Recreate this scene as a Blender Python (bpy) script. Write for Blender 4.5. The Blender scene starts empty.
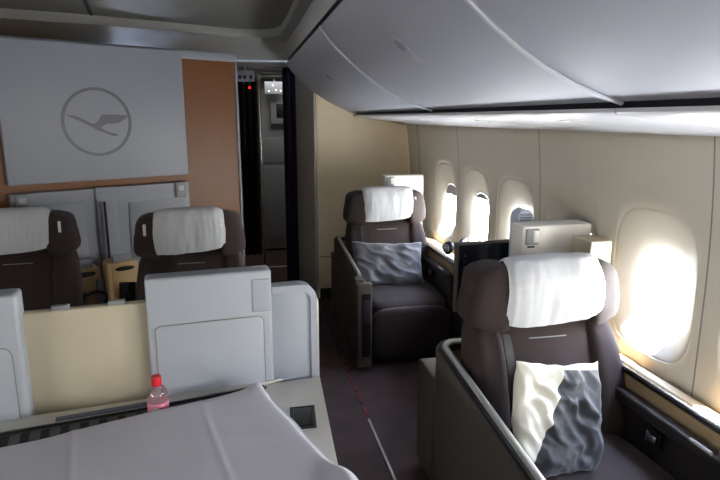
import bpy, bmesh, math, random
from mathutils import Vector, Matrix, noise
random.seed(4)
PI = math.pi
scene = bpy.context.scene
COL = scene.collection
FZ = 0.10            # height of the carpet; shapes of seats are written in cabin heights

# ------------------------------------------------------------------ materials
def srgb(r, g, b):
    f = lambda c: (c/255/12.92) if c/255 <= 0.04045 else ((c/255+0.055)/1.055)**2.4
    return (f(r), f(g), f(b), 1)

def mat(name, rgb, rough=0.5, metal=0.0, bump=0.0, bscale=200.0, var=0.0, vscale=5.0, sheen=0.0,
        coat=0.0, stretch=(1, 1, 1), emit=None, estr=0.0, trans=0.0, spec=0.5, sss=0.0):
    m = bpy.data.materials.new(name); m.use_nodes = True
    nt = m.node_tree; b = nt.nodes['Principled BSDF']
    b.inputs['Base Color'].default_value = srgb(*rgb)
    b.inputs['Roughness'].default_value = rough
    b.inputs['Metallic'].default_value = metal
    b.inputs['Specular IOR Level'].default_value = spec
    b.inputs['Sheen Weight'].default_value = sheen
    b.inputs['Coat Weight'].default_value = coat
    b.inputs['Transmission Weight'].default_value = trans
    if sss:
        b.inputs['Subsurface Weight'].default_value = sss
        b.inputs['Subsurface Radius'].default_value = (0.03, 0.02, 0.01)
    if emit:
        b.inputs['Emission Color'].default_value = srgb(*emit); b.inputs['Emission Strength'].default_value = estr
    tc = nt.nodes.new('ShaderNodeTexCoord'); mp = nt.nodes.new('ShaderNodeMapping')
    mp.inputs['Scale'].default_value = stretch
    nt.links.new(tc.outputs['Object'], mp.inputs['Vector'])
    if bump:
        n = nt.nodes.new('ShaderNodeTexNoise'); n.inputs['Scale'].default_value = bscale; n.inputs['Detail'].default_value = 3
        bp = nt.nodes.new('ShaderNodeBump'); bp.inputs['Strength'].default_value = bump; bp.inputs['Distance'].default_value = 0.004
        nt.links.new(mp.outputs['Vector'], n.inputs['Vector']); nt.links.new(n.outputs['Fac'], bp.inputs['Height'])
        nt.links.new(bp.outputs['Normal'], b.inputs['Normal'])
    if var:
        n2 = nt.nodes.new('ShaderNodeTexNoise'); n2.inputs['Scale'].default_value = vscale; n2.inputs['Detail'].default_value = 4
        hs = nt.nodes.new('ShaderNodeHueSaturation'); hs.inputs['Color'].default_value = srgb(*rgb)
        mr = nt.nodes.new('ShaderNodeMapRange'); mr.inputs['To Min'].default_value = 1-var; mr.inputs['To Max'].default_value = 1+var
        mr.inputs['From Min'].default_value = .3; mr.inputs['From Max'].default_value = .7
        nt.links.new(mp.outputs['Vector'], n2.inputs['Vector']); nt.links.new(n2.outputs['Fac'], mr.inputs['Value'])
        nt.links.new(mr.outputs['Result'], hs.inputs['Value']); nt.links.new(hs.outputs['Color'], b.inputs['Base Color'])
    return m

M = {}
M['wall'] = mat('cream_sidewall', (212, 207, 194), .5, bump=.05, bscale=300, var=.02, sss=.0)
M['bulk'] = mat('beige_bulkhead', (246, 230, 200), .6, bump=.05, bscale=400, var=.02)
M['grille'] = mat('grille_grey', (74, 76, 80), .5)
M['ledge'] = mat('tan_ledge', (168, 146, 112), .4, bump=.05)
M['ceil'] = mat('ceiling_panel', (156, 157, 157), .5, var=.02)
M['ceil_shade'] = mat('ceiling_recess_shade', (108, 108, 105), .5, var=.02)  # recess shade put into the colour, darker than the border
M['bin'] = mat('bin_plastic', (178, 183, 197), .52, bump=.03, bscale=150)
M['psu'] = mat('service_plastic', (206, 208, 214), .4)
M['white'] = mat('white_plastic', (174, 182, 194), .4, bump=.04, bscale=300)
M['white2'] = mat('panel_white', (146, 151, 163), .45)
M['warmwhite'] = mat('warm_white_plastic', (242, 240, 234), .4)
M['cream'] = mat('cream_leather', (200, 192, 170), .6, bump=.08, bscale=300)
M['tan'] = mat('tan_lining', (196, 166, 122), .6, bump=.05)
M['wood'] = mat('wood_veneer', (116, 70, 32), .45, var=.10, vscale=6, stretch=(60, 60, 1.2))
M['seat'] = mat('seat_fabric', (50, 38, 37), .9, bump=.35, bscale=700, var=.08, vscale=40, sheen=.05)
M['seat2'] = mat('headrest_fabric', (49, 38, 38), .85, bump=.25, bscale=500, sheen=.05)
M['dark'] = mat('dark_trim', (36, 34, 36), .55, bump=.1, bscale=200)
M['armsoft'] = mat('armrest_leather', (44, 41, 42), .5, bump=.12, bscale=150)
M['shell'] = mat('seat_shell_plastic', (84, 77, 69), .38, var=.03)
M['black'] = mat('black_plastic', (16, 16, 18), .4)
M['gloss'] = mat('glossy_black', (10, 11, 14), .08)
M['screen'] = mat('matt_screen', (20, 24, 34), .22)
M['steel'] = mat('brushed_steel', (200, 202, 206), .22, metal=1.0)
M['rail'] = mat('satin_rail', (214, 214, 212), .28, metal=.55)
M['silver'] = mat('silver_paint', (196, 194, 188), .32, metal=.35)
M['grey'] = mat('grey_plastic', (140, 144, 150), .5)
M['bluegrey'] = mat('blue_grey_plastic', (190, 202, 220), .45)
M['linen'] = mat('white_linen', (206, 210, 217), .85, bump=.15, bscale=260, sheen=.2)
M['sheet'] = mat('bed_sheet_cotton', (192, 191, 204), .85, bump=.12, bscale=400, sheen=.2)
M['pillow'] = mat('grey_satin', (74, 74, 77), .5, bump=.1, bscale=350, sheen=.3)
M['carpet'] = mat('carpet', (84, 67, 65), .97, bump=.8, bscale=500, var=.16, vscale=8)
M['navy'] = mat('navy_curtain', (22, 24, 48), .85, bump=.1)
M['blackcurtain'] = mat('black_curtain', (22, 20, 22), .8, bump=.1)
M['galley'] = mat('galley_grey', (150, 152, 156), .45)
M['taupe'] = mat('taupe_endpanel', (140, 134, 128), .5)
M['logo'] = mat('logo_grey', (104, 106, 112), .4, metal=.2)
M['seam'] = mat('seam_dark', (140, 136, 127), .7)
M['bin_seam'] = mat('bin_seam_light', (204, 207, 216), .5)
M['gap'] = mat('gap_dark', (22, 24, 34), .8)
M['red'] = mat('red_cap', (214, 24, 40), .35)
M['redlamp'] = mat('red_lamp', (255, 30, 20), .4, emit=(255, 20, 15), estr=4)
M['lamp'] = mat('galley_lamp', (255, 250, 240), .4, emit=(255, 248, 235), estr=1.5)
M['pink'] = mat('pink_label', (226, 136, 162), .4)
M['bottle'] = mat('clear_bottle', (232, 214, 222), .06, trans=.85)
M['label'] = mat('white_label', (226, 226, 226), .5)
M['bluelabel'] = mat('blue_label', (70, 80, 110), .4)
M['track_red'] = mat('track_red', (128, 40, 44), .7)
M['blind'] = mat('window_blind', (222, 216, 204), .6)
M['greyblind'] = mat('grey_window_blind', (170, 172, 174), .6)
M['leather_dk'] = mat('console_leather', (42, 37, 36), .5, bump=.15, bscale=160)

# thin glass: mostly clear with a faint reflection
g = bpy.data.materials.new('window_acrylic'); g.use_nodes = True
nt = g.node_tree; nt.nodes.clear()
o_ = nt.nodes.new('ShaderNodeOutputMaterial'); mx = nt.nodes.new('ShaderNodeMixShader')
tr = nt.nodes.new('ShaderNodeBsdfTransparent'); gl = nt.nodes.new('ShaderNodeBsdfGlossy'); fr = nt.nodes.new('ShaderNodeFresnel')
gl.inputs['Roughness'].default_value = .05; tr.inputs['Color'].default_value = (.93, .94, .94, 1)
mx.inputs[0].default_value = .05; nt.links.new(tr.outputs[0], mx.inputs[1]); nt.links.new(gl.outputs[0], mx.inputs[2])
nt.links.new(mx.outputs[0], o_.inputs[0]); M['glass'] = g

# two-sided pillow: white one side of a sewn diagonal seam, grey on the other
def two_tone():
    m = mat('two_tone_pillow', (60, 62, 70), .6, bump=.1, bscale=350, sheen=.3)
    nt = m.node_tree; b = nt.nodes['Principled BSDF']
    tc = nt.nodes.new('ShaderNodeTexCoord'); sp = nt.nodes.new('ShaderNodeSeparateXYZ')
    nt.links.new(tc.outputs['Object'], sp.inputs[0])
    # left of a line x = a + k z  -> white ; also above a top strip
    k = nt.nodes.new('ShaderNodeMath'); k.operation = 'MULTIPLY_ADD'
    k.inputs[1].default_value = 0.42; k.inputs[2].default_value = -0.055
    nt.links.new(sp.outputs['Z'], k.inputs[0])
    lt = nt.nodes.new('ShaderNodeMath'); lt.operation = 'LESS_THAN'
    nt.links.new(sp.outputs['X'], lt.inputs[0]); nt.links.new(k.outputs[0], lt.inputs[1])
    gt = nt.nodes.new('ShaderNodeMath'); gt.operation = 'GREATER_THAN'; gt.inputs[1].default_value = 0.150
    nt.links.new(sp.outputs['Z'], gt.inputs[0])
    mxx = nt.nodes.new('ShaderNodeMath'); mxx.operation = 'MAXIMUM'
    nt.links.new(lt.outputs[0], mxx.inputs[0]); nt.links.new(gt.outputs[0], mxx.inputs[1])
    mix = nt.nodes.new('ShaderNodeMix'); mix.data_type = 'RGBA'
    mix.inputs[6].default_value = srgb(48, 50, 56); mix.inputs[7].default_value = srgb(226, 224, 212)
    nt.links.new(mxx.outputs[0], mix.inputs[0]); nt.links.new(mix.outputs[2], b.inputs['Base Color'])
    return m
M['twotone'] = two_tone()

# ------------------------------------------------------------------ mesh helpers
def finish(bm, angle=40):
    bmesh.ops.recalc_face_normals(bm, faces=bm.faces)
    for f in bm.faces: f.smooth = True
    for e in bm.edges:
        if len(e.link_faces) == 2 and e.calc_face_angle(0) > math.radians(angle): e.smooth = False

def obj(name, bm, m, parent=None, loc=None, rot=None, angle=40, off=False):
    finish(bm, angle)
    me = bpy.data.meshes.new(name); bm.to_mesh(me); bm.free()
    me.materials.append(M[m] if isinstance(m, str) else m)
    o = bpy.data.objects.new(name, me); COL.objects.link(o)
    if parent: o.parent = parent
    if loc: o.location = loc
    if off: o.location = (0, 0, -FZ)
    if rot: o.rotation_euler = rot
    return o

def tag(o, label=None, cat=None, group=None, kind=None):
    if label: o['label'] = label
    if cat: o['category'] = cat
    if group: o['group'] = group
    if kind: o['kind'] = kind
    return o

def thing(name, label, cat, loc=(0, 0, 0), rz=0, group=None):
    o = bpy.data.objects.new(name, None); COL.objects.link(o)
    o.empty_display_size = .1; o.location = loc; o.rotation_euler = (0, 0, rz)
    return tag(o, label, cat, group)

def B(): return bmesh.new()

def box(bm, x0, x1, y0, y1, z0, z1, r=0.0, seg=3, rot=None):
    t = bmesh.new()
    bmesh.ops.create_cube(t, size=1)
    c = Vector(((x0+x1)/2, (y0+y1)/2, (z0+z1)/2)); s = (abs(x1-x0), abs(y1-y0), abs(z1-z0))
    for v in t.verts: v.co = Vector((v.co.x*s[0], v.co.y*s[1], v.co.z*s[2]))
    if r > 0:
        bmesh.ops.bevel(t, geom=list(t.edges), offset=min(r, min(s)*.49), segments=seg, profile=.5, affect='EDGES', clamp_overlap=True)
    for v in t.verts:
        if rot: v.co = rot @ v.co
        v.co += c
    merge(bm, t); return bm

def merge(bm, t):
    vm = {v: bm.verts.new(v.co) for v in t.verts}
    for f in t.faces:
        try: bm.faces.new([vm[v] for v in f.verts])
        except ValueError: pass
    t.free()

def cushion(bm, c, h, n=4.0, res=10, fn=None):
    """soft block: superellipsoid of centre c and half sizes h"""
    t = bmesh.new(); vs = {}
    def vert(p):
        key = (round(p[0], 5), round(p[1], 5), round(p[2], 5))
        if key not in vs:
            L = (abs(p[0])**n+abs(p[1])**n+abs(p[2])**n)**(1/n)
            q = Vector((p[0]/L*h[0], p[1]/L*h[1], p[2]/L*h[2]))
            if fn: q = fn(q)
            vs[key] = t.verts.new(q+Vector(c))
        return vs[key]
    g = [-1+2*i/res for i in range(res+1)]
    g = [math.sin(x*PI/2)*.35+x*.65 for x in g]
    for ax in range(3):
        for s in (-1, 1):
            for i in range(res):
                for j in range(res):
                    def P(a, b):
                        p = [0, 0, 0]; p[ax] = s; p[(ax+1) % 3] = a; p[(ax+2) % 3] = b; return p
                    q = [vert(P(g[i], g[j])), vert(P(g[i+1], g[j])), vert(P(g[i+1], g[j+1])), vert(P(g[i], g[j+1]))]
                    t.faces.new(q)
    merge(bm, t); return bm

def tube(bm, pts, r, n=8, flat=(1, 1), cap=True):
    pts = [Vector(p) for p in pts]; rings = []; up = Vector((0, 0, 1))
    for i, p in enumerate(pts):
        d = (pts[min(i+1, len(pts)-1)]-pts[max(i-1, 0)]).normalized()
        a = d.cross(up)
        if a.length < .05: a = d.cross(Vector((0, 1, 0)))
        a.normalize(); b = a.cross(d).normalized()
        rr = r[i] if isinstance(r, (list, tuple)) else r
        rings.append([bm.verts.new(p+a*math.cos(2*PI*k/n)*rr*flat[0]+b*math.sin(2*PI*k/n)*rr*flat[1]) for k in range(n)])
    for u, v in zip(rings, rings[1:]):
        for k in range(n): bm.faces.new([u[k], u[(k+1) % n], v[(k+1) % n], v[k]])
    if cap: bm.faces.new(rings[0][::-1]); bm.faces.new(rings[-1])
    return bm

def lathe(bm, c, prof, n=24):
    rings = []
    for r, z in prof:
        rings.append([bm.verts.new((c[0]+r*math.cos(2*PI*k/n), c[1]+r*math.sin(2*PI*k/n), c[2]+z)) for k in range(n)])
    for u, v in zip(rings, rings[1:]):
        for k in range(n): bm.faces.new([u[k], u[(k+1) % n], v[(k+1) % n], v[k]])
    bm.faces.new(rings[0][::-1]); bm.faces.new(rings[-1])
    return bm

def prism(bm, poly, axis, a, b, bev=0.0):
    """extrude polygon: axis 'z' poly=(x,y); 'y' poly=(x,z); 'x' poly=(y,z)"""
    t = bmesh.new()
    def P(p, h):
        return {'z': (p[0], p[1], h), 'y': (p[0], h, p[1]), 'x': (h, p[0], p[1])}[axis]
    u = [t.verts.new(P(p, a)) for p in poly]; v = [t.verts.new(P(p, b)) for p in poly]
    fu = t.faces.new(u); fv = t.faces.new(v[::-1]); n = len(poly)
    for k in range(n): t.faces.new([u[k], v[k], v[(k+1) % n], u[(k+1) % n]])
    if bev:
        es = [e for e in list(fu.edges)+list(fv.edges)]
        bmesh.ops.bevel(t, geom=es, offset=bev, segments=2, profile=.5, affect='EDGES')
    merge(bm, t); return bm

def rrect(x0, x1, z0, z1, r, n=6, corners=(1, 1, 1, 1)):
    """rounded rectangle polygon, corners: bl, br, tr, tl"""
    P = []
    for (cx, cz, a0, f, px, pz) in ((x0+r, z0+r, 180, corners[0], x0, z0), (x1-r, z0+r, 270, corners[1], x1, z0),
                                    (x1-r, z1-r, 0, corners[2], x1, z1), (x0+r, z1-r, 90, corners[3], x0, z1)):
        if f:
            for k in range(n+1):
                a = math.radians(a0+90*k/n); P.append((cx+r*math.cos(a), cz+r*math.sin(a)))
        else: P.append((px, pz))
    return P

def grid(bm, nu, nv, fn, closed=False):
    vs = [[bm.verts.new(fn(i/nu, j/nv)) for j in range(nv+1)] for i in range(nu+1)]
    for i in range(nu):
        for j in range(nv): bm.faces.new([vs[i][j], vs[i+1][j], vs[i+1][j+1], vs[i][j+1]])
    return bm

def thicken(bm, d):
    bmesh.ops.recalc_face_normals(bm, faces=bm.faces)
    bmesh.ops.solidify(bm, geom=list(bm.faces), thickness=d)
    return bm

def nz(x, y, z=0.0): return noise.noise(Vector((x, y, z)))

# ------------------------------------------------------------------ sidewalls with windows
PIT = 0.5335
WY = [3.87-PIT*k for k in range(10)]
def xw(z):
    return 1.412-.13*max(0, z-1.05)**2-.12*max(0, .80-z)**2

def sidewall(side):
    """side=+1 right, -1 left (mirrored about the cabin's own centre line)"""
    CX = -0.67
    def X(x): return x if side > 0 else 2*CX-x
    bm = B()
    for wy in WY:
        y0, y1, z0, z1 = wy-PIT/2, wy+PIT/2, FZ, 1.66
        cz = 1.03
        per = []                         # perimeter of the bay as directions
        N = 16
        for k in range(N): per.append((y0+(y1-y0)*k/N, z0))
        for k in range(28): per.append((y1, z0+(z1-z0)*k/28))
        for k in range(N): per.append((y1-(y1-y0)*k/N, z1))
        for k in range(28): per.append((y0, z1-(z1-z0)*k/28))
        def sup(dy, dz, a, b, n=3.2):
            L = (abs(dy/a)**n+abs(dz/b)**n)**(1/n); return dy/L, dz/L
        rings = []
        # (half y, half z, centre z, outward depth, exponent)
        spec = [(.108, .152, 1.01, .058, 3.0), (.110, .155, 1.01, .050, 3.0), (.118, .164, 1.01, .043, 3.0),
                (.150, .200, 1.022, .028, 3.0), (.185, .236, 1.036, .013, 3.2), (.203, .254, 1.044, .005, 3.4),
                (.209, .260, 1.046, .0035, 3.5), (.212, .263, 1.047, .0045, 3.6), (.2155, .266, 1.048, .000, 3.6)]
        for a, b, c, d, n in spec:
            R = []
            for (py, pz) in per:
                # angle parameter from the bay perimeter, scaled so that verticals stay even
                ty = (py-wy)/(PIT/2); tz = (pz-1.048)/((z1-z0)/2)
                ang = math.atan2(tz*1.25, ty)
                sy, sz = sup(math.cos(ang)*a, math.sin(ang)*b, a, b, n)
                z = c+sz
                R.append((X(xw(z)+d), wy+sy, z))
            rings.append(R)
        last = rings[-1]
        for f in (.1, .25, .45, .7, 1.0):
            R = []
            for (px, py, pz), (qy, qz) in zip(last, per):
                y = py+(qy-py)*f; z = pz+(qz-pz)*f
                R.append((X(xw(z)), y, z))
            rings.append(R)
        vr = [[bm.verts.new(p) for p in R] for R in rings]
        n = len(per)
        for u, v in zip(vr, vr[1:]):
            for k in range(n):
                try: bm.faces.new([u[k], u[(k+1) % n], v[(k+1) % n], v[k]])
                except ValueError: pass
    # plain stretch aft and the hidden part above
    ya = WY[0]+PIT/2
    zs = [FZ+(1.66-FZ)*i/28 for i in range(29)]
    def strip(ylo, yhi, n=6):
        vs = [[bm.verts.new((X(xw(z)), ylo+(yhi-ylo)*k/n, z)) for z in zs] for k in range(n+1)]
        for a, b in zip(vs, vs[1:]):
            for i in range(28): bm.faces.new([a[i], b[i], b[i+1], a[i+1]])
    strip(ya, 4.78); strip(-2.0, WY[-1]-PIT/2)
    v = [bm.verts.new(p) for p in ((X(xw(1.66)), -2, 1.66), (X(xw(1.66)), 4.78, 1.66), (X(xw(1.66)+.02), 4.78, 2.27), (X(xw(1.66)+.02), -2, 2.27))]
    bm.faces.new(v)
    bmesh.ops.remove_doubles(bm, verts=bm.verts, dist=.0005)
    w = obj('wall_right' if side > 0 else 'wall_left', bm, 'wall', angle=60)
    sol = w.modifiers.new('skin', 'SOLIDIFY'); sol.thickness = .004; sol.offset = 0
    tag(w, kind='structure')
    # opaque fuselage behind the lining, between the windows
    for i, wy in enumerate(WY):
        a, b = .108, .152
        R = []
        bmw = B()
        N = 48; rr = []
        for (aa, bb, x) in ((a-.001, b-.001, .062), (a-.006, b-.006, .060), (a-.006, b-.006, .054), (a-.001, b-.001, .052)):
            ring = []
            for k in range(N):
                t = 2*PI*k/N; c, s = math.cos(t), math.sin(t)
                L = (abs(c)**3+abs(s)**3)**(1/3)
                z = 1.01+s/L*bb
                ring.append(bmw.verts.new((X(xw(z)+x), wy+c/L*aa, z)))
            rr.append(ring)
        for q in range(4):
            u, v = rr[q], rr[(q+1) % 4]
            for k in range(N): bmw.faces.new([u[k], u[(k+1) % N], v[(k+1) % N], v[k]])
        idx = i+1 if side > 0 else i+11
        wn = obj('window_%d' % idx, bmw, 'warmwhite'); tag(wn, kind='structure')
        pb = B(); ring = []
        for k in range(N):
            t = 2*PI*k/N; c, s = math.cos(t), math.sin(t); L = (abs(c)**3+abs(s)**3)**(1/3)
            z = 1.01+s/L*(b-.006); ring.append(pb.verts.new((X(xw(z)+.057), wy+c/L*(a-.006), z)))
        pb.faces.new(ring)
        obj('window_pane', pb, 'glass', wn)
        fr_ = {0: .24, 1: .10, 3: 1.0}.get(i, 0) if side > 0 else {0: 1, 1: 1, 2: 1, 3: 1, 4: 1, 5: .5}.get(i, 0)  # left-side blinds are unseen, added shut to dim that half of the cabin
        if fr_:
            sb = B(); zt = 1.01+b-.0005; zb = zt-2*b*fr_
            n = 14; top = []; bot = []
            cols = []
            for k in range(n+1):
                y = (-1+2*k/n)*(a-.002); hh = b*(max(0, 1-abs(y/a)**3))**(1/3)
                up_ = 1.01+hh; lo = max(zb, 1.01-hh); up_ = max(up_, lo+.0005)
                cols.append((sb.verts.new((X(xw(lo)+.048), wy+y, lo)), sb.verts.new((X(xw(up_)+.048), wy+y, up_))))
            for p, q in zip(cols, cols[1:]): sb.faces.new([p[0], q[0], q[1], p[1]])
            thicken(sb, .003)
            obj('window_blind', sb, 'blind' if fr_ == 1 else 'greyblind', wn)
    return w
sidewall(1); sidewall(-1)

# joints between wall panels: narrow recessed-looking strips following the curve
def wall_joint(idx, y, w=.006):
    bm = B(); zs = [.60+(1.64-.60)*i/24 for i in range(25)]
    for k in range(24):
        pass
    vs = [[bm.verts.new((xw(z)-dx, y+dy, z)) for z in zs] for dx, dy in ((-.002, -w/2), (.0025, -w/2), (.0025, w/2), (-.002, w/2))]
    for q in range(4):
        a, b = vs[q], vs[(q+1) % 4]
        for i in range(24): bm.faces.new([a[i], a[i+1], b[i+1], b[i]])
    tag(obj('trim_%d' % idx, bm, 'seam'), kind='structure')
for i, y in enumerate((4.44, 3.603, 2.536, 1.490, .402)): wall_joint(i+1, y)
wall_joint(6, 4.475, .012)

# ------------------------------------------------------------------ floor, ceiling, end walls
bm = B(); box(bm, -3.0, 1.6, -2.0, 7.2, FZ-.06, FZ); tag(obj('floor', bm, 'carpet'), kind='structure')

bm = B()   # low ceiling border with the rounded recess opening
inner = [(.33, -1.9), (.33, 3.10), (.335, 4.0), (.325, 4.35), (.29, 4.50), (.20, 4.575), (.04, 4.585), (-.887, 4.17), (-1.37, 4.02), (-2.9, 3.4)]
outer = [(.42, -1.9), (.42, 3.10), (.42, 4.1), (.42, 4.6), (.42, 4.78), (.40, 4.78), (.04, 4.78), (-.887, 4.78), (-1.6, 4.78), (-2.9, 4.78)]
n = len(inner)
zi = [2.20]*n
zo = [2.075, 2.075, 2.075, 2.07, 2.06, 2.06, 2.06, 2.12, 2.15, 2.15]
vi0 = [bm.verts.new((x, y, 2.262)) for x, y in inner]
vi = [bm.verts.new((x, y, 2.205)) for x, y in inner]
vm_ = [bm.verts.new(((x*.3+a*.7), (y*.3+b*.7), 2.195)) for (x, y), (a, b) in zip(inner, outer)]
vo = [bm.verts.new((x, y, z)) for (x, y), z in zip(outer, zo)]
for a, b in ((vi0, vi), (vi, vm_), (vm_, vo)):
    for k in range(n-1): bm.faces.new([a[k], a[k+1], b[k+1], b[k]])
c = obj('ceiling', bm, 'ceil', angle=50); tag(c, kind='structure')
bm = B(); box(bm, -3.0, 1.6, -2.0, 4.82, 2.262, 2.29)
tag(obj('ceiling_recess', bm, 'ceil_shade'), kind='structure')
bm = B(); box(bm, -1.2, 1.4, 4.785, 7.2, 2.045, 2.075)
for y in (5.2, 5.6, 6.0, 6.4): box(bm, -.1, .7, y, y+.012, 2.036, 2.046)
tag(obj('ceiling_aft', bm, 'ceil'), kind='structure')
bm = B(); tube(bm, [(-.913, 4.33, 2.262), (-.72, 3.1, 2.262), (-.55, 2.0, 2.262), (0, -1.5, 2.262)], .011, 6, (1, .5))
tag(obj('trim_10', bm, 'gap'), kind='structure')
bm = B(); box(bm, -3.0, 1.6, -2.03, -2.0, FZ, 2.29); tag(obj('wall_front', bm, 'bulk'), kind='structure')
bm = B(); box(bm, -3.0, -.9, 4.79, 4.82, FZ, 2.29); box(bm, -.9, -.87, 4.79, 7.2, FZ, 2.05)
box(bm, .62, 1.6, 4.755, 4.80, FZ, 2.29, .004); tag(obj('wall_rear', bm, 'bulk'), kind='structure')
bm = B(); box(bm, -1.2, 1.4, 7.0, 7.03, FZ, 2.05); box(bm, 1.2, 1.23, 4.8, 7.0, FZ, 2.05)
tag(obj('wall_galley', bm, 'galley'), kind='structure')
# dark skirting and the joint across the bulkhead at arm height
bm = B(); box(bm, .63, 1.42, 4.742, 4.756, FZ, FZ+.09, .003); tag(obj('baseboard_rear', bm, 'dark'), kind='structure')
bm = B(); box(bm, .63, 1.42, 4.7515, 4.756, .465, .471); tag(obj('trim_11', bm, 'seam'), kind='structure')
# end panel of the bulkhead facing the aisle with its metal corner strip
bm = B(); prism(bm, [(.476, 4.99), (.604, 4.765), (.625, 4.80), (.50, 5.02)], 'z', FZ, 2.04)
tag(obj('trim_12', bm, 'taupe'), kind='structure')
bm = B(); tube(bm, [(.608, 4.757, FZ), (.608, 4.757, 2.05)], .011, 10); tag(obj('trim_13', bm, 'silver'), kind='structure')

# ------------------------------------------------------------------ centre monument (veneered wall, logo panel, white cabinet)
RB = math.radians(29.5)
mon = Matrix.Translation((0, 4.3, 0)) @ Matrix.Rotation(RB, 4, 'Z')
bm = B(); box(bm, -2.6, -.012, 0, .10, FZ, 2.00)
w = obj('wall_centre', bm, 'wood', loc=(0, 4.3, 0), rot=(0, 0, RB)); tag(w, kind='structure')
bm = B(); box(bm, -2.6, .004, -.012, .11, 2.0, 2.056, .006); box(bm, -.013, .004, -.012, .11, FZ, 2.01, .004)
tag(obj('trim_14', bm, 'white2', loc=(0, 4.3, 0), rot=(0, 0, RB)), kind='structure')

lp = thing('logo_panel', 'large white wall panel with grey circled bird emblem on the wood bulkhead', 'wall panel', (0, 4.3, 0), RB)
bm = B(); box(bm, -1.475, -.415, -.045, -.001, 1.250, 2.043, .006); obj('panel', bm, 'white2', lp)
# emblem: ring and crane
LS, LZ, LR = -.972, 1.597, .201
bm = B(); N = 64; ro, ri = LR, LR*.915
rs = []
for (r, y) in ((ro, -.045), (ro, -.049), (ri, -.049), (ri, -.045)):
    rs.append([bm.verts.new((LS+r*math.cos(2*PI*k/N), y, LZ+r*math.sin(2*PI*k/N))) for k in range(N)])
for q in range(4):
    for k in range(N): bm.faces.new([rs[q][k], rs[q][(k+1) % N], rs[(q+1) % 4][(k+1) % N], rs[(q+1) % 4][k]])
obj('emblem_ring', bm, 'logo', lp)
bird = [[(110, 214), (152, 219), (188, 232), (222, 250), (236, 259), (228, 270), (190, 250), (150, 232)],
        [(236, 259), (252, 258), (272, 243), (284, 222), (298, 213), (310, 259), (306, 263), (288, 270), (278, 279), (262, 289), (228, 270)],
        [(298, 213), (424, 217), (404, 233), (402, 239), (390, 241), (386, 248), (376, 250), (372, 256), (340, 259), (310, 259)],
        [(278, 279), (300, 292), (330, 303), (352, 307), (362, 311), (358, 320), (340, 320), (300, 304), (262, 289)]]
def bl(p): return (LS+(p[0]-265)/170*LR*.985, LZ-(p[1]-250)/163*LR*.985)
bm = B()
for part_ in bird: prism(bm, [bl(p) for p in part_], 'y', -.050, -.044)
bmesh.ops.triangulate(bm, faces=[f for f in bm.faces if len(f.verts) > 4], ngon_method='EAR_CLIP')
obj('emblem_bird', bm, 'logo', lp)

cab = thing('bulkhead_cabinet', 'white cabinet front with black rod below the emblem panel', 'cabinet', (0, 4.3, FZ), RB)
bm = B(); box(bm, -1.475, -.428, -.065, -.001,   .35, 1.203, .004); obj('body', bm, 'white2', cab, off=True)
bm = B(); box(bm, -1.03, -.91, -.078, -.064, .35, 1.208, .003); obj('centre_post', bm, 'white2', cab, off=True)
for x0, x1 in ((-1.45, -1.10), (-.84, -.46)):
    bm = B(); box(bm, x0, x1, -.071, -.064, .40, 1.13 if x0 < -1 else 1.10, .003); obj('door', bm, 'white2', cab, off=True)
for x in (-1.424, -.492):
    bm = B(); box(bm, x-.033, x+.033, -.082, -.064, 1.11, 1.20, .004); f = obj('latch', bm, 'grey', cab, off=True)
    bm = B(); box(bm, x-.02, x+.02, -.088, -.081, 1.15, 1.185, .003); obj('latch_plate', bm, 'white', f)
bm = B(); tube(bm, [(-.990, -.10, .60), (-.990, -.10, 1.125)], .0085, 8)
box(bm, -.996, -.984, -.10, -.075, 1.05, 1.062); obj('rod', bm, 'black', cab, off=True)

# cubbies between the two middle seats
cub = thing('seat_storage_cubby', 'tan open storage cubbies with grey post between the two middle seats', 'storage unit', (-.80, 3.545, FZ), math.radians(29))
bm = B(); box(bm, -.20, -.03, .0, .16, .30, .765, .008); box(bm, .03, .19, .0, .16, .30, .775, .008)
box(bm, .175, .19, -.10, .0, .30, .64, .005); box(bm, -.17, .19, -.10, .0, .30, .44, .005)
obj('body', bm, 'tan', cub, off=True)
bm = B(); box(bm, -.022, .0, -.11, .0, .40, .80, .006); obj('divider_post', bm, 'tan', cub, off=True)
bm = B(); box(bm, -.062, -.025, -.03, .04, .40, .70, .006); obj('grey_post', bm, 'grey', cub, off=True)
for x in (-.115, .11):
    bm = B(); cushion(bm, (x, -.001, .735), (.058, .006, .014), 2.2, 6); obj('slot', bm, 'black', cub, off=True)
    bm = B(); box(bm, x-.055, x+.055, .03, .05, .76, .815, .003)
    for k in range(3): box(bm, x-.05, x+.05, .026, .031, .775+k*.011, .779+k*.011)
    obj('vent', bm, 'grey', cub, off=True)
bm = B(); box(bm, -.045, .045, -.004, .004, -.08, .08, .003)
tag(obj('tablet', bm, 'gloss', loc=(-.690, 3.53, .585), rot=(-.12, .08, .2)), 'glossy black tablet standing in the right tan cubby', 'tablet')

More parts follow.
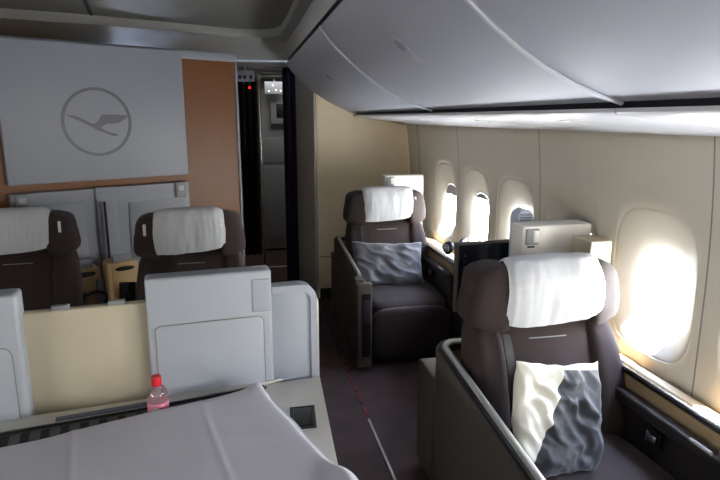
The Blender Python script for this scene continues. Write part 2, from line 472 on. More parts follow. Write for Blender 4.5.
def headphones(name, label, loc, rot, s=1.0):
    t = thing(name, label, 'headphones', loc, 0); t.rotation_euler = rot
    bm = B(); pts = [(.075*s*math.cos(a), .012*math.sin(2*a)*s, .03*s+.07*s*math.sin(a)) for a in [PI*k/14 for k in range(15)]]
    tube(bm, pts, .010*s, 8, (1.4, .8)); obj('headband', bm, 'black', t)
    for sx in (-1, 1):
        bm = B(); cushion(bm, (sx*.070*s, 0, .028*s), (.020*s, .036*s, .040*s), 2.4, 8); e = obj('earcup', bm, 'black', t)
        bm = B(); cushion(bm, (sx*.091*s, 0, .028*s), (.004*s, .022*s, .024*s), 2.2, 6); obj('cap_ring', bm, 'steel', e)
    return t
headphones('headphones', 'black headphones lying on the window ledge beside the rear window seat', (1.345, 3.50, .790), (1.0, .0, .5), 1.15)
headphones('headphones', 'black and silver headphones in the left tan cubby', (-.865, 3.475, .555), (.3, .4, .4), .9)

# ------------------------------------------------------------------ overhead bins
prof = [(.388, 2.035), (.425, 1.982), (.475, 1.928), (.530, 1.878), (.585, 1.832), (.65, 1.786), (.72, 1.744), (.80, 1.706), (.88, 1.676), (.935, 1.660)]
closed = prof+[(1.0, 1.680), (1.25, 1.72), (1.25, 2.05), (.42, 2.06)]
def offset_prof(d):
    P = []
    for i, p in enumerate(prof):
        a = Vector(prof[max(i-1, 0)]); b = Vector(prof[min(i+1, len(prof)-1)]); t = (b-a).normalized()
        P.append((p[0]+t.y*d, p[1]-t.x*d))
    return P
spans = [(2.80, 4.752, 'aft overhead bin nearest the beige bulkhead, with a small oval latch', 3.58),
         (1.33, 2.80, 'middle overhead bin above the near window seat, long oval latch on its face', 1.98),
         (-.14, 1.33, 'foremost overhead bin at the top right corner of the view', .6),
         (-1.61, -.14, 'overhead bin above and behind the camera', -.8)]
for y0, y1, lab, ly in spans:
    t = thing('overhead_bin', lab, 'overhead bin', (.9, (y0+y1)/2, 1.66), 0, 'overhead bins along the window side')
    L = lambda poly: [(x-.9, z-1.66) for x, z in poly]
    yy0, yy1 = y0-(y0+y1)/2, y1-(y0+y1)/2
    bm = B(); prism(bm, L(closed), 'y', yy0+.004, yy1-.004, .003); obj('body', bm, 'bin', t, angle=30)
    # raised rounded lip at the joint
    if y1 < 4:
        bm = B(); P = offset_prof(.004)
        tube(bm, [(x-.9, yy1-.012, z-1.66) for x, z in P], .011, 8, (1.0, .55)); obj('door_lip', bm, 'bin_seam', t)
    # latch: oval recess plate with paddle, running down the curve
    def surf(u, d=0.0):
        x = .50+u*.2
        P = offset_prof(d)
        for a, b in zip(P, P[1:]):
            if a[0] <= x <= b[0]:
                f = (x-a[0])/(b[0]-a[0]); return (x-.9, a[1]+(b[1]-a[1])*f-1.66)
        return (x-.9, P[0][1]-1.66)
    lyl = ly-(y0+y1)/2
    bm = B(); pts = []
    us = [.05+.09*k for k in range(8)]
    tube(bm, [(surf(u, .001)[0], lyl, surf(u, .001)[1]) for u in us], [.022, .040, .044, .044, .044, .044, .040, .022], 10, (1, .10))
    lt = obj('latch_plate', bm, 'bin', t)
    bm = B(); tube(bm, [(surf(u, .004)[0], lyl, surf(u, .004)[1]) for u in us[1:4]], [.020, .032, .026], 8, (1, .14)); obj('latch_paddle', bm, 'grey', lt)
    bm = B(); tube(bm, [(surf(u, .004)[0], lyl, surf(u, .004)[1]) for u in us[4:7]], [.016, .026, .016], 8, (1, .12)); obj('latch_inlay', bm, 'silver', lt)
# dark backing above the bins; in the gap under them, strips added to block light
bm = B(); box(bm, .40, 1.1, -1.7, 4.75, 2.066, 2.074); box(bm, .945, 1.380, -1.7, 4.75, 1.650, 1.658); box(bm, .945, .99, -1.7, 4.75, 1.638, 1.672); 
tag(obj('trim_15', bm, 'gap'), kind='structure')

# service strip under the bins: one panel per seat pitch
sprof = [(.925, 1.644), (.925, 1.634), (.933, 1.628), (1.0, 1.620), (1.2, 1.598), (1.362, 1.567), (1.362, 1.584), (1.2, 1.622), (1.0, 1.646)]
labs = ['service panel strip under the aft overhead bin', 'service panel strip with round reading lamp under the middle overhead bin', 'service panel strip under the foremost overhead bin', 'service panel strip behind the camera position']
for (y0, y1, _, _), lab in zip(spans, labs):
    t = thing('service_strip', lab, 'service panel', (1.1, (y0+y1)/2, 1.6), 0, 'service strips under the overhead bins')
    n = 4; ys = [y0+(y1-y0)*k/n for k in range(n+1)]; cy = (y0+y1)/2
    for a, b in zip(ys, ys[1:]):
        bm = B(); prism(bm, [(x-1.1, z-1.6) for x, z in sprof], 'y', a-cy+.002, b-cy-.002, .001); p = obj('panel', bm, 'psu', t, angle=30)
    for k in (1, 3):
        yc = ys[k]-cy+.12
        for dx in (-.02, .045):
            bm = B(); x = 1.1+dx-1.1; zc = 1.6+.009-(dx*.11)-1.6-.001
            cushion(bm, (x, yc, zc), (.016, .016, .004), 2, 6); obj('reading_lamp', bm, 'warmwhite', t)

# ------------------------------------------------------------------ seats
def cover_mesh(seed, w=.172, skew=0.0):
    path = [(-.012, .925), (-.021, .95), (-.028, .985), (-.031, 1.02), (-.029, 1.06), (-.022, 1.095), (-.006, 1.125), (.018, 1.148), (.05, 1.158), (.085, 1.150), (.112, 1.12), (.124, 1.08), (.127, 1.03), (.127, .99)]
    cum = [0]
    for a, b in zip(path, path[1:]): cum.append(cum[-1]+math.hypot(b[0]-a[0], b[1]-a[1]))
    def P(s):
        s *= cum[-1]
        for i in range(len(cum)-1):
            if s <= cum[i+1]+1e-9:
                f = (s-cum[i])/(cum[i+1]-cum[i]); return (path[i][0]+(path[i+1][0]-path[i][0])*f, path[i][1]+(path[i+1][1]-path[i][1])*f)
        return path[-1]
    def fn(u, v):
        x = (u-.5)*2; y, z = P(v)
        wv = w*(1+.03*math.sin(v*5+seed))
        bulge = -.012*(1-abs(x)**3)
        fall = .035*abs(x)**4
        yy = y+(bulge+fall*.6 if v < .55 else fall*.3)
        zz = z-.02*abs(x)**6*(1 if .3 < v < .75 else .3)
        if v < .12: zz += (.12-v)*(.12*abs(x)**5)+skew*x*(.12-v)
        wr = .0050*nz(x*4+seed, v*3, 2)+.0032*nz(x*13+seed, v*3.5, 5)
        return (x*wv+.004*nz(v*6, x*2, seed), yy-.015+wr*(-1 if v < .5 else 1), zz+.003*nz(x*6, v*6, seed+3))
    bm = B(); grid(bm, 44, 50, fn); thicken(bm, .003); return bm

def belt_strap(bm, pts, w):
    pts = [Vector(p) for p in pts]
    vs = []
    for p in pts:
        vs.append([bm.verts.new(p+Vector((sx*w/2, sy*.0015, 0))) for sx, sy in ((-1, -1), (1, -1), (1, 1), (-1, 1))])
    for a, b in zip(vs, vs[1:]):
        for k in range(4): bm.faces.new([a[k], a[(k+1) % 4], b[(k+1) % 4], b[k]])
    bm.faces.new(vs[0][::-1]); bm.faces.new(vs[-1])

def make_seat(loc, label, seed, shell=True, tagside=1, rz=0.0):
    t = thing('first_class_seat', label, 'aeroplane seat', (loc[0], loc[1], FZ), rz, 'first class seats')
    BODY = ('headrest', 'headrest_wing', 'headrest_cover', 'lamp_slot', 'backrest', 'stitch_line', 'back_bolster', 'seat_cushion', 'leg_rest', 'base', 'shoulder_belt')
    SX = .032 if shell else 0
    def P(name, bm, m, par=t, angle=40):
        if name in BODY:
            for v in bm.verts: v.co.x = v.co.x*1.03+SX
        return obj(name, bm, m, par, off=(par is t), angle=angle)
    # head
    bm = B(); cushion(bm, (0, .045, 1.03), (.185, .068, .118), 4, 12, lambda q: Vector((q.x, q.y+.03*(q.x/.18)**2, q.z)))
    hd = P('headrest', bm, 'seat2')
    for s in (-1, 1):
        def wf(q, s=s):
            k = (q.x*s)/.075               # -1 inner .. 1 outer
            z = q.z*(1-.10*max(0, k)) - .012*max(0, k)*(1 if q.z > 0 else -1)
            return Vector((q.x+s*.012*(-q.z/.115), q.y+.030*k+.012*(q.z/.11)**2, z))
        bm = B(); cushion(bm, (s*.208, .075, 1.003), (.070, .080, .120), 5.5, 12, wf)
        wg = P('headrest_wing', bm, 'seat2')
        if s == tagside:
            bm = B(); box(bm, s*.225-.007, s*.225+.007, -.006, .010, 1.02, 1.08, .003, rot=Matrix.Rotation(.12*s, 3, 'Z')); tg = obj('lamp_slot', bm, 'label', wg); 
    bm = cover_mesh(seed, skew=.10); cv = P('headrest_cover', bm, 'linen', t, 70); tag(cv, 'white cloth headrest cover')
    # back: centre panel and bolsters, leaning
    def lean(q, y0=0):
        z = q.z
        return Vector((q.x, q.y+(z)*.30-.012*math.cos(q.x/.18*PI/2)*0, q.z))
    bm = B()
    cushion(bm, (0, .035, .70), (.19, .075, .235), 5, 14, lambda q: Vector((q.x, q.y+q.z*.38+.012*(q.x/.19)**2-.010*math.cos(q.z*26)*0, q.z)))
    P('backrest', bm, 'seat')
    bm = B(); tube(bm, [(x, -.038+(.855-.70)*.38+.012*(x/.19)**2, .855) for x in (-.07, -.035, 0, .035, .07)], .0022, 6); P('stitch_line', bm, 'grey')
    for s in (-1, 1):
        bm = B()
        cushion(bm, (s*.222, .050, .695), (.064, .098, .225), 3.6, 12, lambda q, s=s: Vector((q.x*(1-.12*max(0, q.z/.22))-s*.014*max(0, q.z/.22), q.y+q.z*.36-.012*(1-(q.z/.22)**2), q.z)))
        P('back_bolster', bm, 'seat')
    # seat cushion and front fall
    bm = B()
    def cf(q):
        z = q.z-.016*(q.y/.3)**2*(1 if q.z > 0 else 0)+.003*math.cos(q.x*60)*(1 if q.z > 0 else 0)
        return Vector((q.x, q.y, z))
    cushion(bm, (0, -.31, .455), (.248, .30, .078), 5, 14, cf); P('seat_cushion', bm, 'seat')
    bm = B(); cushion(bm, (0, -.585, .315), (.245, .045, .175), 4.5, 12, lambda q: Vector((q.x, q.y-.02*(q.z/.17), q.z))); P('leg_rest', bm, 'seat')
    bm = B(); box(bm, -.22, .22, -.54, .16, FZ+.001, .37, .01); P('base', bm, 'dark')
    # belt
    bm = B(); belt_strap(bm, [(-.172, -.005, .89), (-.170, -.022, .86), (-.168, -.050, .80), (-.166, -.072, .74), (-.16, -.095, .66)], .028)
    P('shoulder_belt', bm, 'black')
    if shell:
        # inner arm pads
        bm = B(); box(bm, -.276, -.218, -.60, .12, .30, .625, .014); P('inner_arm', bm, 'armsoft')
        bm = B(); box(bm, .278, .298, -.60, .06, .30, .655, .008); cushion(bm, (.281, -.25, .660), (.024, .34, .022), 4, 10)
        P('window_arm', bm, 'leather_dk')
        bm = B(); box(bm, .262, .285, -.30, -.24, .575, .625, .004); bk = P('buckle_pocket', bm, 'black')
        bm = B(); box(bm, .250, .266, -.292, -.248, .590, .612, .003); box(bm, .250, .266, -.255, -.248, .578, .62, .002); obj('buckle', bm, 'steel', bk)
        bm = B(); tube(bm, [(.262, -.50+.02*k, .683) for k in range(5)], .006, 6); P('seat_control', bm, 'silver')
        # outer shell: path in plan
        path = [(-.32, -.62+.07*k) for k in range(12)]
        y1 = .195; x1 = -.32
        path = [(-.32, -.62+(y1+.62)*k/12) for k in range(13)]
        for k in range(1, 9):
            a = math.radians(90*k/8); path.append((-.32+.085*(1-math.cos(a)), y1+.085*math.sin(a)))
        path += [(-.235+.46*k/6, y1+.085) for k in range(1, 7)]
        def zt(y): return .679+.088*(y+.62)/.89
        def offp(d):
            R = []
            for i, p in enumerate(path):
                a = Vector(path[max(i-1, 0)]); b = Vector(path[min(i+1, len(path)-1)]); d_ = (b-a).normalized()
                R.append((p[0]+d_.y*d, p[1]-d_.x*d))
            return R
        inn = offp(.042)
        bm = B()
        A = [bm.verts.new((p[0]+.018*(1 if i < 14 else 0), p[1], .13)) for i, p in enumerate(path)]
        A1 = [bm.verts.new((p[0], p[1], .35)) for p in path]
        Bt = [bm.verts.new((p[0], p[1], zt(p[1])-.006)) for p in path]
        Bt2 = [bm.verts.new((p[0]*.8+q[0]*.2, p[1]*.8+q[1]*.2, zt(p[1]))) for p, q in zip(path, inn)]
        C = [bm.verts.new((q[0], q[1], zt(p[1]))) for p, q in zip(path, inn)]
        D = [bm.verts.new((q[0], q[1], .13)) for q in inn]
        for u, v in ((A, A1), (A1, Bt), (Bt, Bt2), (Bt2, C), (C, D)):
            for k in range(len(path)-1): bm.faces.new([u[k], u[k+1], v[k+1], v[k]])
        for k in (0, len(path)-1):
            bm.faces.new([A[k], A1[k], Bt[k], Bt2[k], C[k], D[k]])
        sh = P('seat_shell', bm, 'shell')
        # dark channel and steel rail on the shell's top edge
        ch = offp(.016); bm = B()
        tube(bm, [(q[0], q[1], zt(p[1])+.0015) for p, q in zip(path, ch)][1:], .011, 8, (1, .5)); obj('dark_channel', bm, 'black', sh)
        rl = offp(.036); bm = B()
        tube(bm, [(q[0], q[1], zt(p[1])+.004) for p, q in zip(path, rl)][1:-2], .013, 10, (1, .8)); obj('steel_rail', bm, 'rail', sh)
        li = offp(.048); bm = B()
        U = [bm.verts.new((li[i][0], li[i][1], zt(path[i][1])-.03)) for i in range(11, len(path))]
        V = [bm.verts.new((li[i][0], li[i][1], .32)) for i in range(11, len(path))]
        for k in range(len(U)-1): bm.faces.new([U[k], U[k+1], V[k+1], V[k]])
        thicken(bm, .006); obj('inner_lining', bm, 'tan', sh)
        # front cap of the arm with its pocket
        bm = B(); box(bm, -.318, -.225, -.645, -.60, .13, .662, .012); cp = P('arm_front', bm, 'shell')
        bm = B(); box(bm, -.290, -.235, -.650, -.642, .20, .60, .005); q = obj('front_pocket', bm, 'black', cp)
        bm = B(); box(bm, -.282, -.243, -.654, -.648, .42, .56, .004); obj('handset', bm, 'armsoft', cp)
        # low box behind the shell
        bm = B(); box(bm, -.298, .01, .295, .50, .13, .60, .012); P('rear_box', bm, 'shell')
    else:
        bm = B(); box(bm, -.31, -.275, -.60, .16, .13, .60, .012); P('inner_arm', bm, 'armsoft')
        bm = B(); box(bm, .275, .31, -.60, .16, .13, .60, .012); P('inner_arm', bm, 'armsoft')
    return t

NEAR = (1.02, 1.76); REAR = (.965, 3.87)
make_seat(NEAR, 'near window seat, dark brown, with white headrest cover and two-tone pillow', 1.0, True, 9)
make_seat(REAR, 'rear window seat by the beige bulkhead, dark brown, holding a grey pillow', 4.0, True, 1)
make_seat((-.275, 3.13), 'middle seat with white headrest cover, right of the tan cubbies', 7.0, False, -1, math.radians(3))
make_seat((-1.185, 3.30), 'middle seat cut off by the left edge of the photo', 11.0, False, 1, math.radians(3))

# pillows
def pillow(bm, w, h, d, seed, wr=1.0, n=44):
    """soft pillow standing in the xz plane"""
    def side(s):
        def fn(u, v):
            x = (u-.5)*2; z = (v-.5)*2
            ex = math.copysign(abs(x), x); px = x*w*(1-.06*(1-z*z)) ; pz = z*h*(1-.07*(1-x*x))
            t = max(0, (1-x**4)*(1-z**4))**.55
            y = s*d*t
            y += wr*t*(.016*nz(x*2.2+seed, z*2.2, s)+.012*(abs(nz(x*3+z*2+seed, z*1.5-x, s*2+seed))) + .002*nz(x*8, z*8+seed, s))
            # folds running in from corners
            y += -wr*t*.010*abs(math.sin((x+z)*5+seed+2*nz(x*2, z*2, seed)))*s
            return (px+.006*nz(z*3, seed, 1), y, pz+.008*nz(x*3, seed, 4))
        return fn
    grid(bm, n, n, side(1)); grid(bm, n, n, side(-1))
    bmesh.ops.remove_doubles(bm, verts=bm.verts, dist=.0008)
    return bm
bm = B(); pillow(bm, .170, .178, .062, 2.0, 1.7, 56)
for v in bm.verts:
    q = max(0, -v.co.z/.178); u = max(0, v.co.z/.178); v.co.x = v.co.x*(1-.34*q*q-.10*u) + .016*q + .014*u; v.co.z += .02*v.co.x/.17*(1 if v.co.z < 0 else 0)*q
o = obj('pillow', bm, 'twotone', loc=(.948, 1.515, .692), rot=(math.radians(-22), math.radians(7), math.radians(4)), angle=80)
tag(o, 'white and grey pillow standing on the near window seat', 'pillow', 'seat pillows')
bm = B(); pillow(bm, .245, .150, .060, 6.0, 1.3)
o = obj('pillow', bm, 'pillow', loc=(.945, 3.655, .665), rot=(math.radians(-26), math.radians(3), 0), angle=80)
tag(o, 'plain grey satin pillow on the rear window seat', 'pillow', 'seat pillows')

# ------------------------------------------------------------------ consoles along the wall
def console(x0, ya, yb, label, group):
    t = thing('window_console', label, 'console', (x0, ya, FZ), 0, group)
    P = lambda name, bm, m, par=t: obj(name, bm, m, par, off=(par is t))
    L = yb-ya; W = 1.403-x0
    bm = B(); prism(bm, [(0, .70), (.004, .735), (.018, .748), (.05, .748), (W*.55, .742), (W-.03, .728), (W, .735), (W, .66), (0, .66)], 'y', 0, L); P('ledge', bm, 'ledge')
    bm = B(); tube(bm, [(.000, 0, .742), (.000, L, .742)], .008, 8); P('rail', bm, 'steel')
    bm = B(); tube(bm, [(-.003, 0, .728), (-.003, L, .728)], .004, 6); P('shadow_gap', bm, 'black')
    bm = B(); box(bm, .002, W-.05, 0.005, L-.005, FZ+.001, .665, .006); P('side_panel', bm, 'leather_dk')
    return t
CG = 'window side consoles'
console(1.328, .35, 1.925, 'cream topped console with steel rail along the near window seat', CG)
console(1.274, 2.62, 4.10, 'cream topped console beside the rear window seat, headphones on it', CG)

def cabinet(dx, dy, label, near):
    t = thing('seat_side_cabinet', label, 'cabinet', (1.25+dx, 2.12+dy, FZ), 0, 'white cabinets behind the window seats')
    P = lambda name, bm, m, par=t: obj(name, bm, m, par, off=(par is t))
    bm = B(); box(bm, -.165, .138, -.045, .06, .40, 1.202, .008); body = P('body', bm, 'warmwhite')
    bm = B(); box(bm, -.155, .132, -.0475, -.044, .45, 1.095, .002); obj('door', bm, 'warmwhite', body)
    bm = B(); box(bm, -.152, -.095, -.052, -.04, 1.125, 1.19, .004); la = obj('latch', bm, 'grey', body)
    bm = B(); box(bm, -.122, -.100, -.056, -.05, 1.135, 1.183, .002); obj('latch_plate', bm, 'warmwhite', la)
    bm = B(); box(bm, -.145, -.115, -.055, -.05, 1.115, 1.122, .001); obj('latch_slot', bm, 'dark', la)
    if near:
        bm = B(); prism(bm, rrect(-.135, -.062, .45, 1.250, .034, 8, (0, 0, 1, 1)), 'y', .066, .13, .006); w = P('side_speaker', bm, 'bluegrey')
        bm = B()
        for k in range(6): box(bm, -.124, -.073, .062, .067, 1.165+k*.012, 1.170+k*.012, .001)
        obj('speaker_grille', bm, 'grey', w)
        bm = B(); box(bm, .045, .138, -.185, -.055, .40, 1.16, .008); P('front_block', bm, 'cream')
    return t
cabinet(0, 0, 'white cabinet with grey latch directly behind the near window seat', True)
cabinet(-.035, 2.11, 'white cabinet behind the rear window seat, at the beige bulkhead', False)

mo = thing('seat_monitor', 'dark seat monitor in silver frame behind the near window seat headrest', 'monitor', (1.085, 2.30, FZ), math.radians(4))
bm = B(); box(bm, -.20, .20, -.012, .012, .79, 1.10, .006); f = obj('housing', bm, 'shell', mo, off=True)
bm = B(); box(bm, -.188, .19, -.016, -.010, .80, 1.09, .002); s_ = obj('screen', bm, 'screen', f)
bm = B()
for k in range(9): box(bm, -.165, -.155, -.018, -.0155, .83+k*.026, .842+k*.026)
obj('key_column', bm, 'dark', f)
bm = B(); tube(bm, [(0, .015, .85), (0, .06, .80), (0, .09, .60), (0, .09, FZ+.001)], .018, 10); obj('support_arm', bm, 'grey', mo, off=True)

def seamline(poly, y, par):
    bm = B(); tube(bm, [(p[0], y+.001, p[1]) for p in poly+poly[:1]], .0016, 6); obj('panel_seam', bm, 'seam', par)
# ------------------------------------------------------------------ partition in the foreground
RP = math.radians(7.2)
pt = thing('privacy_partition', 'low partition of cream panel between white screens behind the sheeted bed', 'partition', (.25, 2.0, FZ), RP)
P = lambda name, bm, m, par=pt: obj(name, bm, m, par, off=(par is pt))
bm = B(); box(bm, -.95, -.56, .0, .035, FZ+.001, 1.028, .008); cp = P('cream_panel', bm, 'cream')
for x in (-.83, -.665):
    bm = B(); box(bm, x-.026, x+.026, .0, .02, 1.026, 1.042, .003); obj('clip', bm, 'grey', cp)
bm = B(); box(bm, -.575, -.168, -.045, .035, FZ+.001, 1.115, .010); wp = P('white_screen', bm, 'white')
bm = B(); prism(bm, rrect(-.553, -.20, .60, .955, .02, 5), 'y', -.049, -.043, .002); obj('inset_panel', bm, 'white', wp); seamline(rrect(-.553, -.20, .60, .955, .02, 5), -.0492, wp)
bm = B(); box(bm, -.235, -.172, -.050, -.043, .97, 1.085, .003); obj('corner_plate', bm, 'white', wp)
bm = B(); prism(bm, rrect(-.166, -.006, FZ+.001, 1.047, .055, 8, (0, 0, 1, 0)), 'y', -.02, .03, .004); ws = P('end_screen', bm, 'white')
bm = B()
po = rrect(-.166, -.006, .66, 1.047, .055, 8, (0, 0, 1, 0)); pi_ = rrect(-.166, -.028, .66, 1.025, .045, 8, (0, 0, 1, 0))
for (ya, yb) in ((-.030, -.019),):
    a = [bm.verts.new((p[0], ya, p[1])) for p in po]; b = [bm.verts.new((p[0], ya, p[1])) for p in pi_]
    c = [bm.verts.new((p[0], yb, p[1])) for p in po]; d = [bm.verts.new((p[0], yb, p[1])) for p in pi_]
    for k in range(1, len(po)-1):
        for u, v in ((a, b), (b, d), (a, c)): bm.faces.new([u[k], u[k+1], v[k+1], v[k]])
obj('rim', bm, 'white', ws)
bm = B(); box(bm, -.006, .004, -.018, .03, FZ+.001, .985, .003); obj('end_strip', bm, 'silver', ws)
bm = B(); box(bm, -1.75, -.935, -.060, .035, FZ+.001, 1.105, .012); wl = P('white_screen', bm, 'white')
bm = B(); prism(bm, rrect(-1.70, -.962, .60, .945, .03, 5), 'y', -.064, -.058, .002); obj('inset_panel', bm, 'white', wl); seamline(rrect(-1.70, -.962, .60, .945, .03, 5), -.0642, wl)

# desk block with silver band, slotted grille and socket
dk = thing('centre_console', 'grey console block with slotted black grille along the bed', 'console', (0, 1.4, FZ))
def D(name, poly, z0, z1, m, par=dk, bev=.004):
    bm = B(); prism(bm, [(x, y-1.4) for x, y in poly], 'z', z0, z1, bev); return obj(name, bm, m, par, off=(par is dk))
D('body', [(.253, 1.955), (.06, 1.93), (-1.45, 1.722), (-1.45, .6), (.19, .6)], FZ+.001, .700, 'silver')
D('band', [(.12, 1.940), (-1.45, 1.724), (-1.45, 1.597), (-.735, 1.742), (-.334, 1.818), (.03, 1.905)], .700, .712, 'silver')
G0 = D('grille_base', [(.06, 1.905), (-.334, 1.812), (-.735, 1.736), (-1.45, 1.591), (-1.45, 1.36), (-.7, 1.54), (.02, 1.76)], .700, .7045, 'grille', bev=0)
bm = B()
import itertools
fl = [(.05, 1.894), (-.334, 1.808), (-.735, 1.732), (-1.45, 1.587)]
def fy(x):
    for a, b in zip(fl, fl[1:]):
        if b[0] <= x <= a[0]: return a[1]+(b[1]-a[1])*(a[0]-x)/(a[0]-b[0])
    return fl[0][1]
k = 0; x = .03
while x > -1.4:
    yc = fy(x)
    box(bm, x-.012, x+.012, yc-.110-1.4, yc-.012-1.4, .7038, .7052, .0005, 1, rot=Matrix.Rotation(.22, 3, 'Z')); x -= .052
obj('grille_slots', bm, 'gap', G0)
bm = B()
for a, b in zip(fl, fl[1:]):
    n = 6
    tube(bm, [(a[0]+(b[0]-a[0])*q/n, a[1]+(b[1]-a[1])*q/n-1.4+.004, .708) for q in range(n+1)], .004, 6)
obj('grille_edge', bm, 'dark', dk, off=True)
bm = B(); box(bm, -.14, .14, -.014, .014, 0, .003, .001); o = obj('label_strip', bm, 'bluelabel', dk, loc=(-.45, .412, .7115-FZ), rot=(0, 0, .185))
D('socket_frame', [(.205, 1.735), (.125, 1.735), (.115, 1.60), (.195, 1.60)], .700, .704, 'dark')
D('socket', [(.195, 1.725), (.135, 1.725), (.127, 1.61), (.185, 1.61)], .7035, .706, 'black')

# bed sheet over the mattress in front of the camera
def sheet_fn(u, v):
    x = -1.5*(1-u) ; y = -1.3*(1-v)            # local: right edge x=0, far edge y=0
    z = .752
    x2, y2 = x, y
    e = .035
    def drop(d):  # distance inside the edge
        return 0
    dx = 0 - x; dy = 0 - y
    wob = .006*nz(x*5, y*5, 1)
    z += .006*nz(x*2.2, y*2.2, 3)+.003*nz(x*7, y*7, 8)+.0016*math.exp(-((x+.22-.10*y)/.008)**2)+.0018*math.exp(-((x+.58-.10*y)/.008)**2)+.0025*abs(nz(x*3+y*5, y*4-x*3, 4))
    for dd in (dx, dy):
        if dd < e: z -= .050*(1-dd/e)**1.6
    # corner gathered into a raised point
    z += .020*math.exp(-((dx-.03)**2+(dy-.04)**2)/.0012)
    # flared fold further along the right edge
    fl_ = math.exp(-((dy-.62)**2)/.006)*math.exp(-(dx**2)/.002)
    z += .035*fl_; x2 += .010*fl_+.010*nz(y*6, 2, 2)*math.exp(-dx/.05)
    y2 += .006*nz(x*7, 1, 5)*math.exp(-dy/.05)
    return (x2, y2, max(z, .722))
bm = B(); grid(bm, 240, 120, sheet_fn); thicken(bm, .006)
o = obj('bed_sheet', bm, 'sheet', loc=(.048, 1.848, 0), rot=(0, 0, math.radians(18.5)), angle=80)
tag(o, 'rumpled white sheet spread over the flat surface in the foreground', 'bed sheet')
bm = B(); box(bm, -1.45, -.06, -1.25, -.06, .7135, .722, .003)
o = obj('mattress', bm, 'linen', loc=(.048, 1.848, 0), rot=(0, 0, math.radians(18.5)))
tag(o, 'thin mattress under the rumpled white sheet in the foreground', 'mattress')

# bottle
bt = thing('water_bottle', 'small clear bottle with red cap and pink label beside the sheet', 'bottle', (-.282, 1.765, .7045))
bm = B(); lathe(bm, (0, 0, 0), [(.026, 0), (.032, .004), (.033, .012), (.033, .078), (.031, .094), (.024, .114), (.014, .126), (.013, .132)]); obj('body', bm, 'bottle', bt)
bm = B(); lathe(bm, (0, 0, 0), [(.0334, .012), (.0340, .014), (.0340, .060), (.0334, .062)]); lb = obj('label_wrap', bm, 'pink', bt)
bm = B(); cushion(bm, (-.004, -.0335, .036), (.011, .0018, .015), 2.2, 6); obj('label_figure', bm, 'label', lb)
bm = B(); lathe(bm, (0, 0, 0), [(.0150, .124), (.0158, .126), (.0158, .156), (.014, .160)]); obj('cap', bm, 'red', bt); bt.scale = (.95, .95, .84)

# ------------------------------------------------------------------ carpet seat track
st = thing('seat_track', 'narrow seat track cover strip running along the aisle carpet', 'floor strip', (.595, 2.5, FZ))
bm = B(); box(bm, -.006, .006, -1.6, .17, 0, .004, .001); obj('metal_strip', bm, 'silver', st)
for k in range(6):
    bm = B(); box(bm, -.008, .008, .22+k*.13, .30+k*.13, 0, .004, .001); obj('red_insert', bm, 'track_red', st)
bm = B(); box(bm, -.012, .012, 1.02, 2.1, 0, .003, .001); obj('dark_strip', bm, 'dark', st)

# ------------------------------------------------------------------ galley beyond the doorway
def curtain(name, label, x0, x1, y, z0, z1, folds, m, amp=.02):
    bm = B(); grid(bm, folds*8, 6, lambda u, v: (x0+(x1-x0)*u, y+amp*math.sin(u*folds*2*PI)*(.7+.3*v), z0+(z1-z0)*v)); thicken(bm, .004)
    return tag(obj(name, bm, m, angle=70), label, 'curtain')
curtain('curtain', 'navy blue curtain drawn back at the right side of the doorway', .372, .492, 5.02, FZ+.01, 2.03, 2, 'navy', .03)
curtain('curtain', 'black curtain hanging at the left side of the doorway', -.10, .165, 5.25, .40, 1.93, 5, 'blackcurtain', .03)
bm = B(); tube(bm, [(.185, 5.2, .28), (.185, 5.2, 1.99)], .014, 10); tag(obj('metal_pole', bm, 'steel'), 'vertical metal pole beside the black curtain in the doorway', 'pole')
gc = thing('galley_cupboard', 'grey galley cupboard seen through the doorway', 'cupboard', (.45, 6.8, FZ))
bm = B(); box(bm, -.22, .35, -.1, .19, .02, 1.83, .01); obj('body', bm, 'galley', gc)
bm = B(); box(bm, -.20, .33, -.108, -.098, 1.02, 1.30, .004); obj('door', bm, 'galley', gc)
bm = B(); box(bm, -.20, .33, -.108, -.098, .15, .98, .004); d = obj('door', bm, 'galley', gc)
bm = B(); box(bm, .10, .14, -.125, -.105, .86, .94, .004); obj('handle', bm, 'dark', d)
gm = thing('galley_monitor', 'small pale display box with dark screen mounted on the galley cupboard', 'monitor', (.47, 6.62, 1.55))
bm = B(); box(bm, -.12, .16, 0, .07, 0, .28, .015); f = obj('housing', bm, 'grey', gm)
bm = B(); box(bm, -.05, .14, -.006, .002, .07, .22, .003); obj('screen', bm, 'black', f)
lf = thing('galley_light', 'ceiling spotlight unit with small bright lamps above the galley', 'light fixture', (.38, 6.45, 1.86))
bm = B(); box(bm, -.09, .12, 0, .06, .01, .14, .004); h = obj('housing', bm, 'grey', lf)
for x, z in ((-.045, .04), (.03, .05), (.08, .045), (.0, .10)):
    bm = B(); cushion(bm, (x, -.003, z), (.008, .005, .008), 2, 6); obj('lamp', bm, 'lamp', lf)
bm = B(); tube(bm, [(0.015, .03, .14), (.015, .03, .186)], .008, 8); obj('stem', bm, 'grey', lf)
sg = thing('exit_indicator', 'pale indicator box with a red light above the black curtain', 'indicator', (.09, 5.12, 1.87))
bm = B(); box(bm, -.10, .06, 0, .05, .05, .14, .006); h = obj('housing', bm, 'white2', sg)
for x in (-.06, -.02, .03):
    bm = B(); box(bm, x-.012, x+.012, -.003, .002, .07, .10, .002); obj('symbol', bm, 'dark', h)
bm = B(); tube(bm, [(-.02, .025, .14), (-.02, .025, .173)], .01, 8); obj('stem', bm, 'grey', sg)
bm = B(); cushion(bm, (.016, -.004, .0), (.009, .006, .009), 2, 6); obj('red_light', bm, 'redlamp', sg); bm = B(); box(bm, .010, .022, .0, .01, .0, .052); obj('light_holder', bm, 'dark', sg)
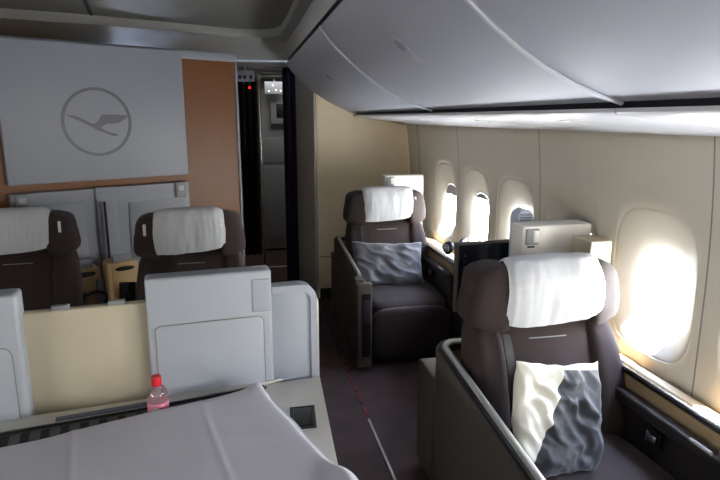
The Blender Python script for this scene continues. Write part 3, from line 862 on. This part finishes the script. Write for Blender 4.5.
bm = B(); box(bm, -.1, .62, 5.9, 5.94, FZ, FZ+.006, .002); tag(obj('trim_16', bm, 'silver'), kind='structure')

# ------------------------------------------------------------------ light
world = bpy.data.worlds.new('World'); scene.world = world; world.use_nodes = True
nt = world.node_tree; bg = nt.nodes['Background']
tc = nt.nodes.new('ShaderNodeTexCoord'); sp = nt.nodes.new('ShaderNodeSeparateXYZ'); cr = nt.nodes.new('ShaderNodeValToRGB')
mr = nt.nodes.new('ShaderNodeMapRange'); mr.inputs['From Min'].default_value = -1; mr.inputs['From Max'].default_value = 1
nt.links.new(tc.outputs['Generated'], sp.inputs[0]); nt.links.new(sp.outputs['Z'], mr.inputs['Value']); nt.links.new(mr.outputs[0], cr.inputs[0])
e = cr.color_ramp.elements; e[0].position = .0; e[0].color = (.85, .90, 1, 1); e[1].position = 1; e[1].color = (.30, .45, .85, 1)
m_ = e.new(.52); m_.color = (1, .965, .89, 1)
m2 = e.new(.70); m2.color = (.74, .83, 1, 1)
nt.links.new(cr.outputs[0], bg.inputs[0]); bg.inputs['Strength'].default_value = 47

sd = bpy.data.lights.new('sun', 'SUN'); sd.energy = 120; sd.angle = math.radians(.6); sd.color = (1, .95, .86)
so = bpy.data.objects.new('sun', sd); COL.objects.link(so)
so.rotation_euler = Vector((-1, 1.0, -3.0)).to_track_quat('-Z', 'Y').to_euler()

gd = bpy.data.lights.new('galley_fill', 'AREA'); gd.energy = 2.5; gd.size = .5; gd.color = (1, .97, .92)  # area light added to brighten the galley, no fixture of its own
go = bpy.data.objects.new('galley_fill', gd); COL.objects.link(go); go.location = (.45, 6.2, 2.03)
for side in (1, -1):
    for wy in WY:
        ld = bpy.data.lights.new('window_daylight', 'AREA'); ld.shape = 'RECTANGLE'; ld.size = .30; ld.size_y = .22
        ld.cycles.is_portal = True
        lo = bpy.data.objects.new('window_daylight', ld); COL.objects.link(lo)
        x = 1.412+.070
        if side < 0: x = 2*(-.67)-x
        lo.location = (x, wy, 1.01)
        lo.rotation_euler = Vector((-side, 0, 0)).to_track_quat('-Z', 'Y').to_euler()

# ------------------------------------------------------------------ camera
cd = bpy.data.cameras.new('camera'); co = bpy.data.objects.new('camera', cd); COL.objects.link(co)
cd.sensor_width = 36; cd.lens = 580*36/720; cd.clip_start = .02
co.location = (0, 0, 1.62)
PITCH, YAW = math.radians(11.8787), math.radians(11.6313)
co.rotation_euler = (PI/2-PITCH, 0, -YAW)
scene.camera = co
vs = scene.view_settings; vs.view_transform = 'Standard'; vs.look = 'None'; vs.exposure = 0.3; vs.gamma = 1; vs.use_curve_mapping = False
scene.cycles.max_bounces = 10; scene.cycles.diffuse_bounces = 6; scene.cycles.glossy_bounces = 4; scene.cycles.transmission_bounces = 6
scene.cycles.sample_clamp_indirect = 8; scene.cycles.use_denoising = True
